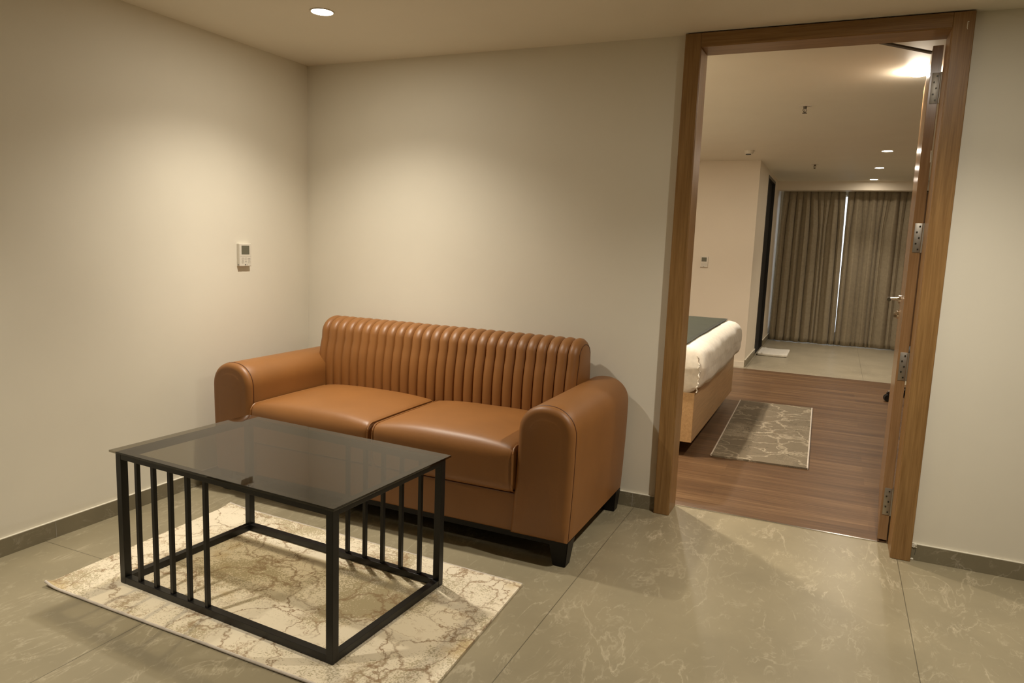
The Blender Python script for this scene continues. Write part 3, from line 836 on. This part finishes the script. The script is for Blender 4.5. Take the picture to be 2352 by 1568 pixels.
for k in range(22):
    z = .425 + .235 * k / 21; bul = .5 - abs(k / 21 - .5)
    pts.append((2.212 + .030 * bul * (1 - k / 40) - .03 * max(0, k / 21 - .8) + .004 * math.sin(k * 1.7), BYA - .018 + .006 * math.sin(k * 1.1 + 1), z))
tube(bm, pts, .0045, 8); fin('duvet_seam', bm, M['white'], duvet, True)
for y in (1.5, 2.45):
    bm = rbox(.26, .72, y - .34, y + .34, .70, .84, (.06, .08, .06), (10, 14, 4)); bpnt(fin('pillow', bm, M['white'], bed, True, 0))
def run_f(i, j):
    x = 1.30 + (2.118 - 1.30) * i / 24; y = BYA + .025 + (BYB + .01 - BYA - .025) * j / 60
    return (x + .006 * noise.noise(Vector((y * 3, 0, 0))), y, .7235 + .0015 * noise.noise(Vector((x * 6, y * 6, 2))))
bm = bmesh.new(); grid_surface(bm, run_f, 25, 61)
rn = fin('bed_runner', bm, M['green'], None, True, 0); so = rn.modifiers.new('thickness', 'SOLIDIFY'); so.thickness = .005; so.offset = 0
tag(rn, 'dark green runner laid across the white duvet on the bed', 'bed runner')

# ---------------- curtains ----------------
def curtain(x0t, x1t, x0b, x1b, folds, label, seed):
    bm = bmesh.new(); nu, nv = folds * 14 + 1, 34; ztop, zbot = 2.25, .010
    rnd = random.Random(seed); ws = [rnd.uniform(.45, 1.6) for _ in range(folds)]; tot = sum(ws)
    cum = [0]
    for q in ws: cum.append(cum[-1] + q / tot)
    ev = [k / folds for k in range(folds + 1)]; am = [rnd.uniform(.55, 1.25) for _ in range(folds)]; sk = [rnd.uniform(-.18, .18) for _ in range(folds)]
    def f(i, j):
        t = j / (nv - 1); tt_ = t ** .85
        k = min(i // 14, folds - 1); fr = (i - 14 * k) / 14
        g = min(1, t / .25)
        s = (ev[k] + (ev[k + 1] - ev[k]) * fr) * (1 - g) + (cum[k] + (cum[k + 1] - cum[k]) * fr) * g
        z = ztop + (zbot - ztop) * t
        x = (x0t * (1 - s) + x1t * s) * (1 - tt_) + (x0b * (1 - s) + x1b * s) * tt_
        top = min(1, t / .06)
        fs = min(1, max(0, fr + sk[k] * math.sin(math.pi * fr)))
        depth = (.022 + .050 * top) * (am[k] * g + (1 - g) * .7) * min(1.25, .45 + ws[k] * .55)
        y = 7.845 - depth * abs(math.sin(math.pi * fs)) ** .55 + .007 * noise.noise(Vector((s * 9, t * 3, seed)))
        eg = min(1, 9 * s, 9 * (1 - s)); x += eg * .014 * math.sin(2 * math.pi * fr) * top * (.4 + .6 * g) + eg * .012 * noise.noise(Vector((k * 2.3, t * 1.6, seed))) * t
        return (x, y, z + .010 * noise.noise(Vector((s * 6, 0, seed))) * (1 if t > .97 else 0))
    grid_surface(bm, f, nu, nv)
    o = fin('curtain_cloth', bm, M['curtain'], None, True, 50); so = o.modifiers.new('thickness', 'SOLIDIFY'); so.thickness = .003
    return o
cl = thing('curtain', 'taupe pleated curtain, left panel in front of the bedroom window', 'curtain', (2.5, 7.8, 0), 0, 'bedroom curtains')
cr = thing('curtain', 'taupe pleated curtain, right panel in front of the bedroom window', 'curtain', (3.4, 7.8, 0), 0, 'bedroom curtains')
for t, args, ox in ((cl, (2.138, 2.962, 2.110, 2.998, 9, None, 3), 2.5), (cr, (2.995, 3.83, 3.004, 3.83, 9, None, 8), 3.4)):
    o = curtain(*args); o.parent = t; o.matrix_parent_inverse = Matrix.Translation((-ox, -7.8, 0)); o.name = 'curtain_panel'
bm = bmesh.new(); box(bm, 2.09, 3.845, 7.80, 7.83, 2.256, 2.276); trk = fin('curtain_rail', bm, M['plastic'])
tag(trk, 'slim pale curtain rail above the bedroom curtains, behind the ceiling box', 'curtain rail')

# ---------------- wardrobe beside the curtains ----------------
wr = thing('wardrobe', 'dark wood cabinet beside the right curtain panel', 'wardrobe', (4.2, 7.3, 0))
bm = bmesh.new(); box(bm, 3.865 - 4.2, .78, .03, .86, .0, 2.15, bev=.002); fin('carcass', bm, M['wardrobe'], wr)
for k in (0, 1):
    bm = bmesh.new(); x0 = -.33 + k * .555; box(bm, x0, x0 + .55, .012, .03, .06, 2.13, bev=.0015); dd = fin('door', bm, M['wardrobe'], wr)
    bm = bmesh.new(); box(bm, x0 + (.50 if k == 0 else .03), x0 + (.515 if k == 0 else .045), -.012, .012, .95, 1.15); fin('handle', bm, M['steel'], dd)

# ---------------- folded towel used as a mat ----------------
def tow(p, nn):
    return Vector((0, 0, .022 * max(0, (p.x - 2.40) / .12) ** 2 * .25 + .008 * math.sin(p.x * 13) * .5)) + nn * .002 * noise.noise(p * 14)
bm = rbox(2.115, 2.475, 6.03, 6.60, .003, .036, (.012, .012, .0125), (22, 26, 3), tow)
tw = fin('folded_towel', bm, M['towel'], None, True, 0); tag(tw, 'white folded towel lying on the tiles by the dark doorway', 'towel')
bm = bmesh.new(); box(bm, 2.16, 2.18, 6.031, 6.60, .0375, .0385); fin('stripe', bm, M['towel'], tw)

# ---------------- office chair behind the open door ----------------
OC = Vector((3.755, 3.86, 0))
oc = thing('office_chair', 'black caster of an office chair peeking out beside the open door', 'office chair', OC, 0)
a0_ = math.atan2(3.80 - OC.y, 3.470 - OC.x)
bm = bmesh.new()
for k in range(5):
    a = a0_ + k * 2 * math.pi / 5; d = Vector((math.cos(a), math.sin(a), 0))
    tube(bm, [Vector((0, 0, .115)) + d * .03, Vector((0, 0, .105)) + d * .16, Vector((0, 0, .082)) + d * .285], .016, 10)
cyl(bm, (0, 0, .08), (0, 0, 1), .035, .03, .06, 20); fin('star_base', bm, M['brass_dark'], oc, True)
for k in range(5):
    a = a0_ + k * 2 * math.pi / 5; d = Vector((math.cos(a), math.sin(a), 0)); s = Vector((-d.y, d.x, 0)); c = d * .285
    bm = bmesh.new()
    for q in (-1, 1): cyl(bm, c + s * (q * .006) + Vector((0, 0, .034)), tuple(s * q), .034, .030, .020, 24)
    cyl(bm, c + Vector((0, 0, .05)), (0, 0, 1), .012, .012, .034, 12); fin('caster', bm, M['black'], oc, True)
bm = bmesh.new(); cyl(bm, (0, 0, .13), (0, 0, 1), .022, .018, .30, 16); fin('gas_column', bm, M['steel'], oc, True)
bm = rbox(-.17, .24, -.22, .22, .43, .50, (.05, .05, .034), (8, 8, 3)); fin('seat', bm, M['black'], oc, True, 0)
bm = rbox(.22, .28, -.2, .2, .56, 1.0, (.028, .05, .05), (3, 8, 8)); fin('backrest', bm, M['black'], oc, True, 0)
bm = bmesh.new(); tube(bm, [(.1, 0, .44), (.27, 0, .46), (.285, 0, .7)], .012, 8); fin('back_bracket', bm, M['brass_dark'], oc, True)

# ---------------- small marks: skirting joints, plaster patch, paint chips ----------------
def of(name): return bpy.data.objects[name]
bm = bmesh.new(); box(bm, 2.100, 2.1022, -.0112, -.0100, .001, .0752); fin('joint', bm, M['print_'], of('baseboard_back'))
bm = bmesh.new(); box(bm, .0100, .0112, -1.626, -1.624, .001, .0752); fin('joint', bm, M['print_'], of('baseboard_left'))
bm = rbox(3.361, 3.382, -.0150, -.004, .058, .081, .005, (6, 3, 5), lambda p, n_: n_ * .003 * noise.noise(p * 160)); fin('plaster_patch', bm, M['caulk'], of('baseboard_back.001'), True, 0)
bm = rbox(3.361, 3.374, -.0150, -.004, .000, .009, .004, (5, 3, 3), lambda p, n_: n_ * .002 * noise.noise(p * 200)); fin('plaster_patch', bm, M['caulk'], of('baseboard_back.001'), True, 0)
bm = bmesh.new(); tube(bm, [(3.377, -.0108, .064), (3.3785, -.0110, .052), (3.378, -.0110, .040), (3.3765, -.0108, .026)], .0007, 5); fin('crack', bm, M['ink'], of('baseboard_back.001'))
bm = bmesh.new(); tube(bm, [lp(-.0008, -.0375, 1.785), lp(-.0008, -.0380, 1.760), lp(-.0008, -.0392, 1.735)], .0018, 6); fin('paint_chip', bm, M['caulk'], d1)
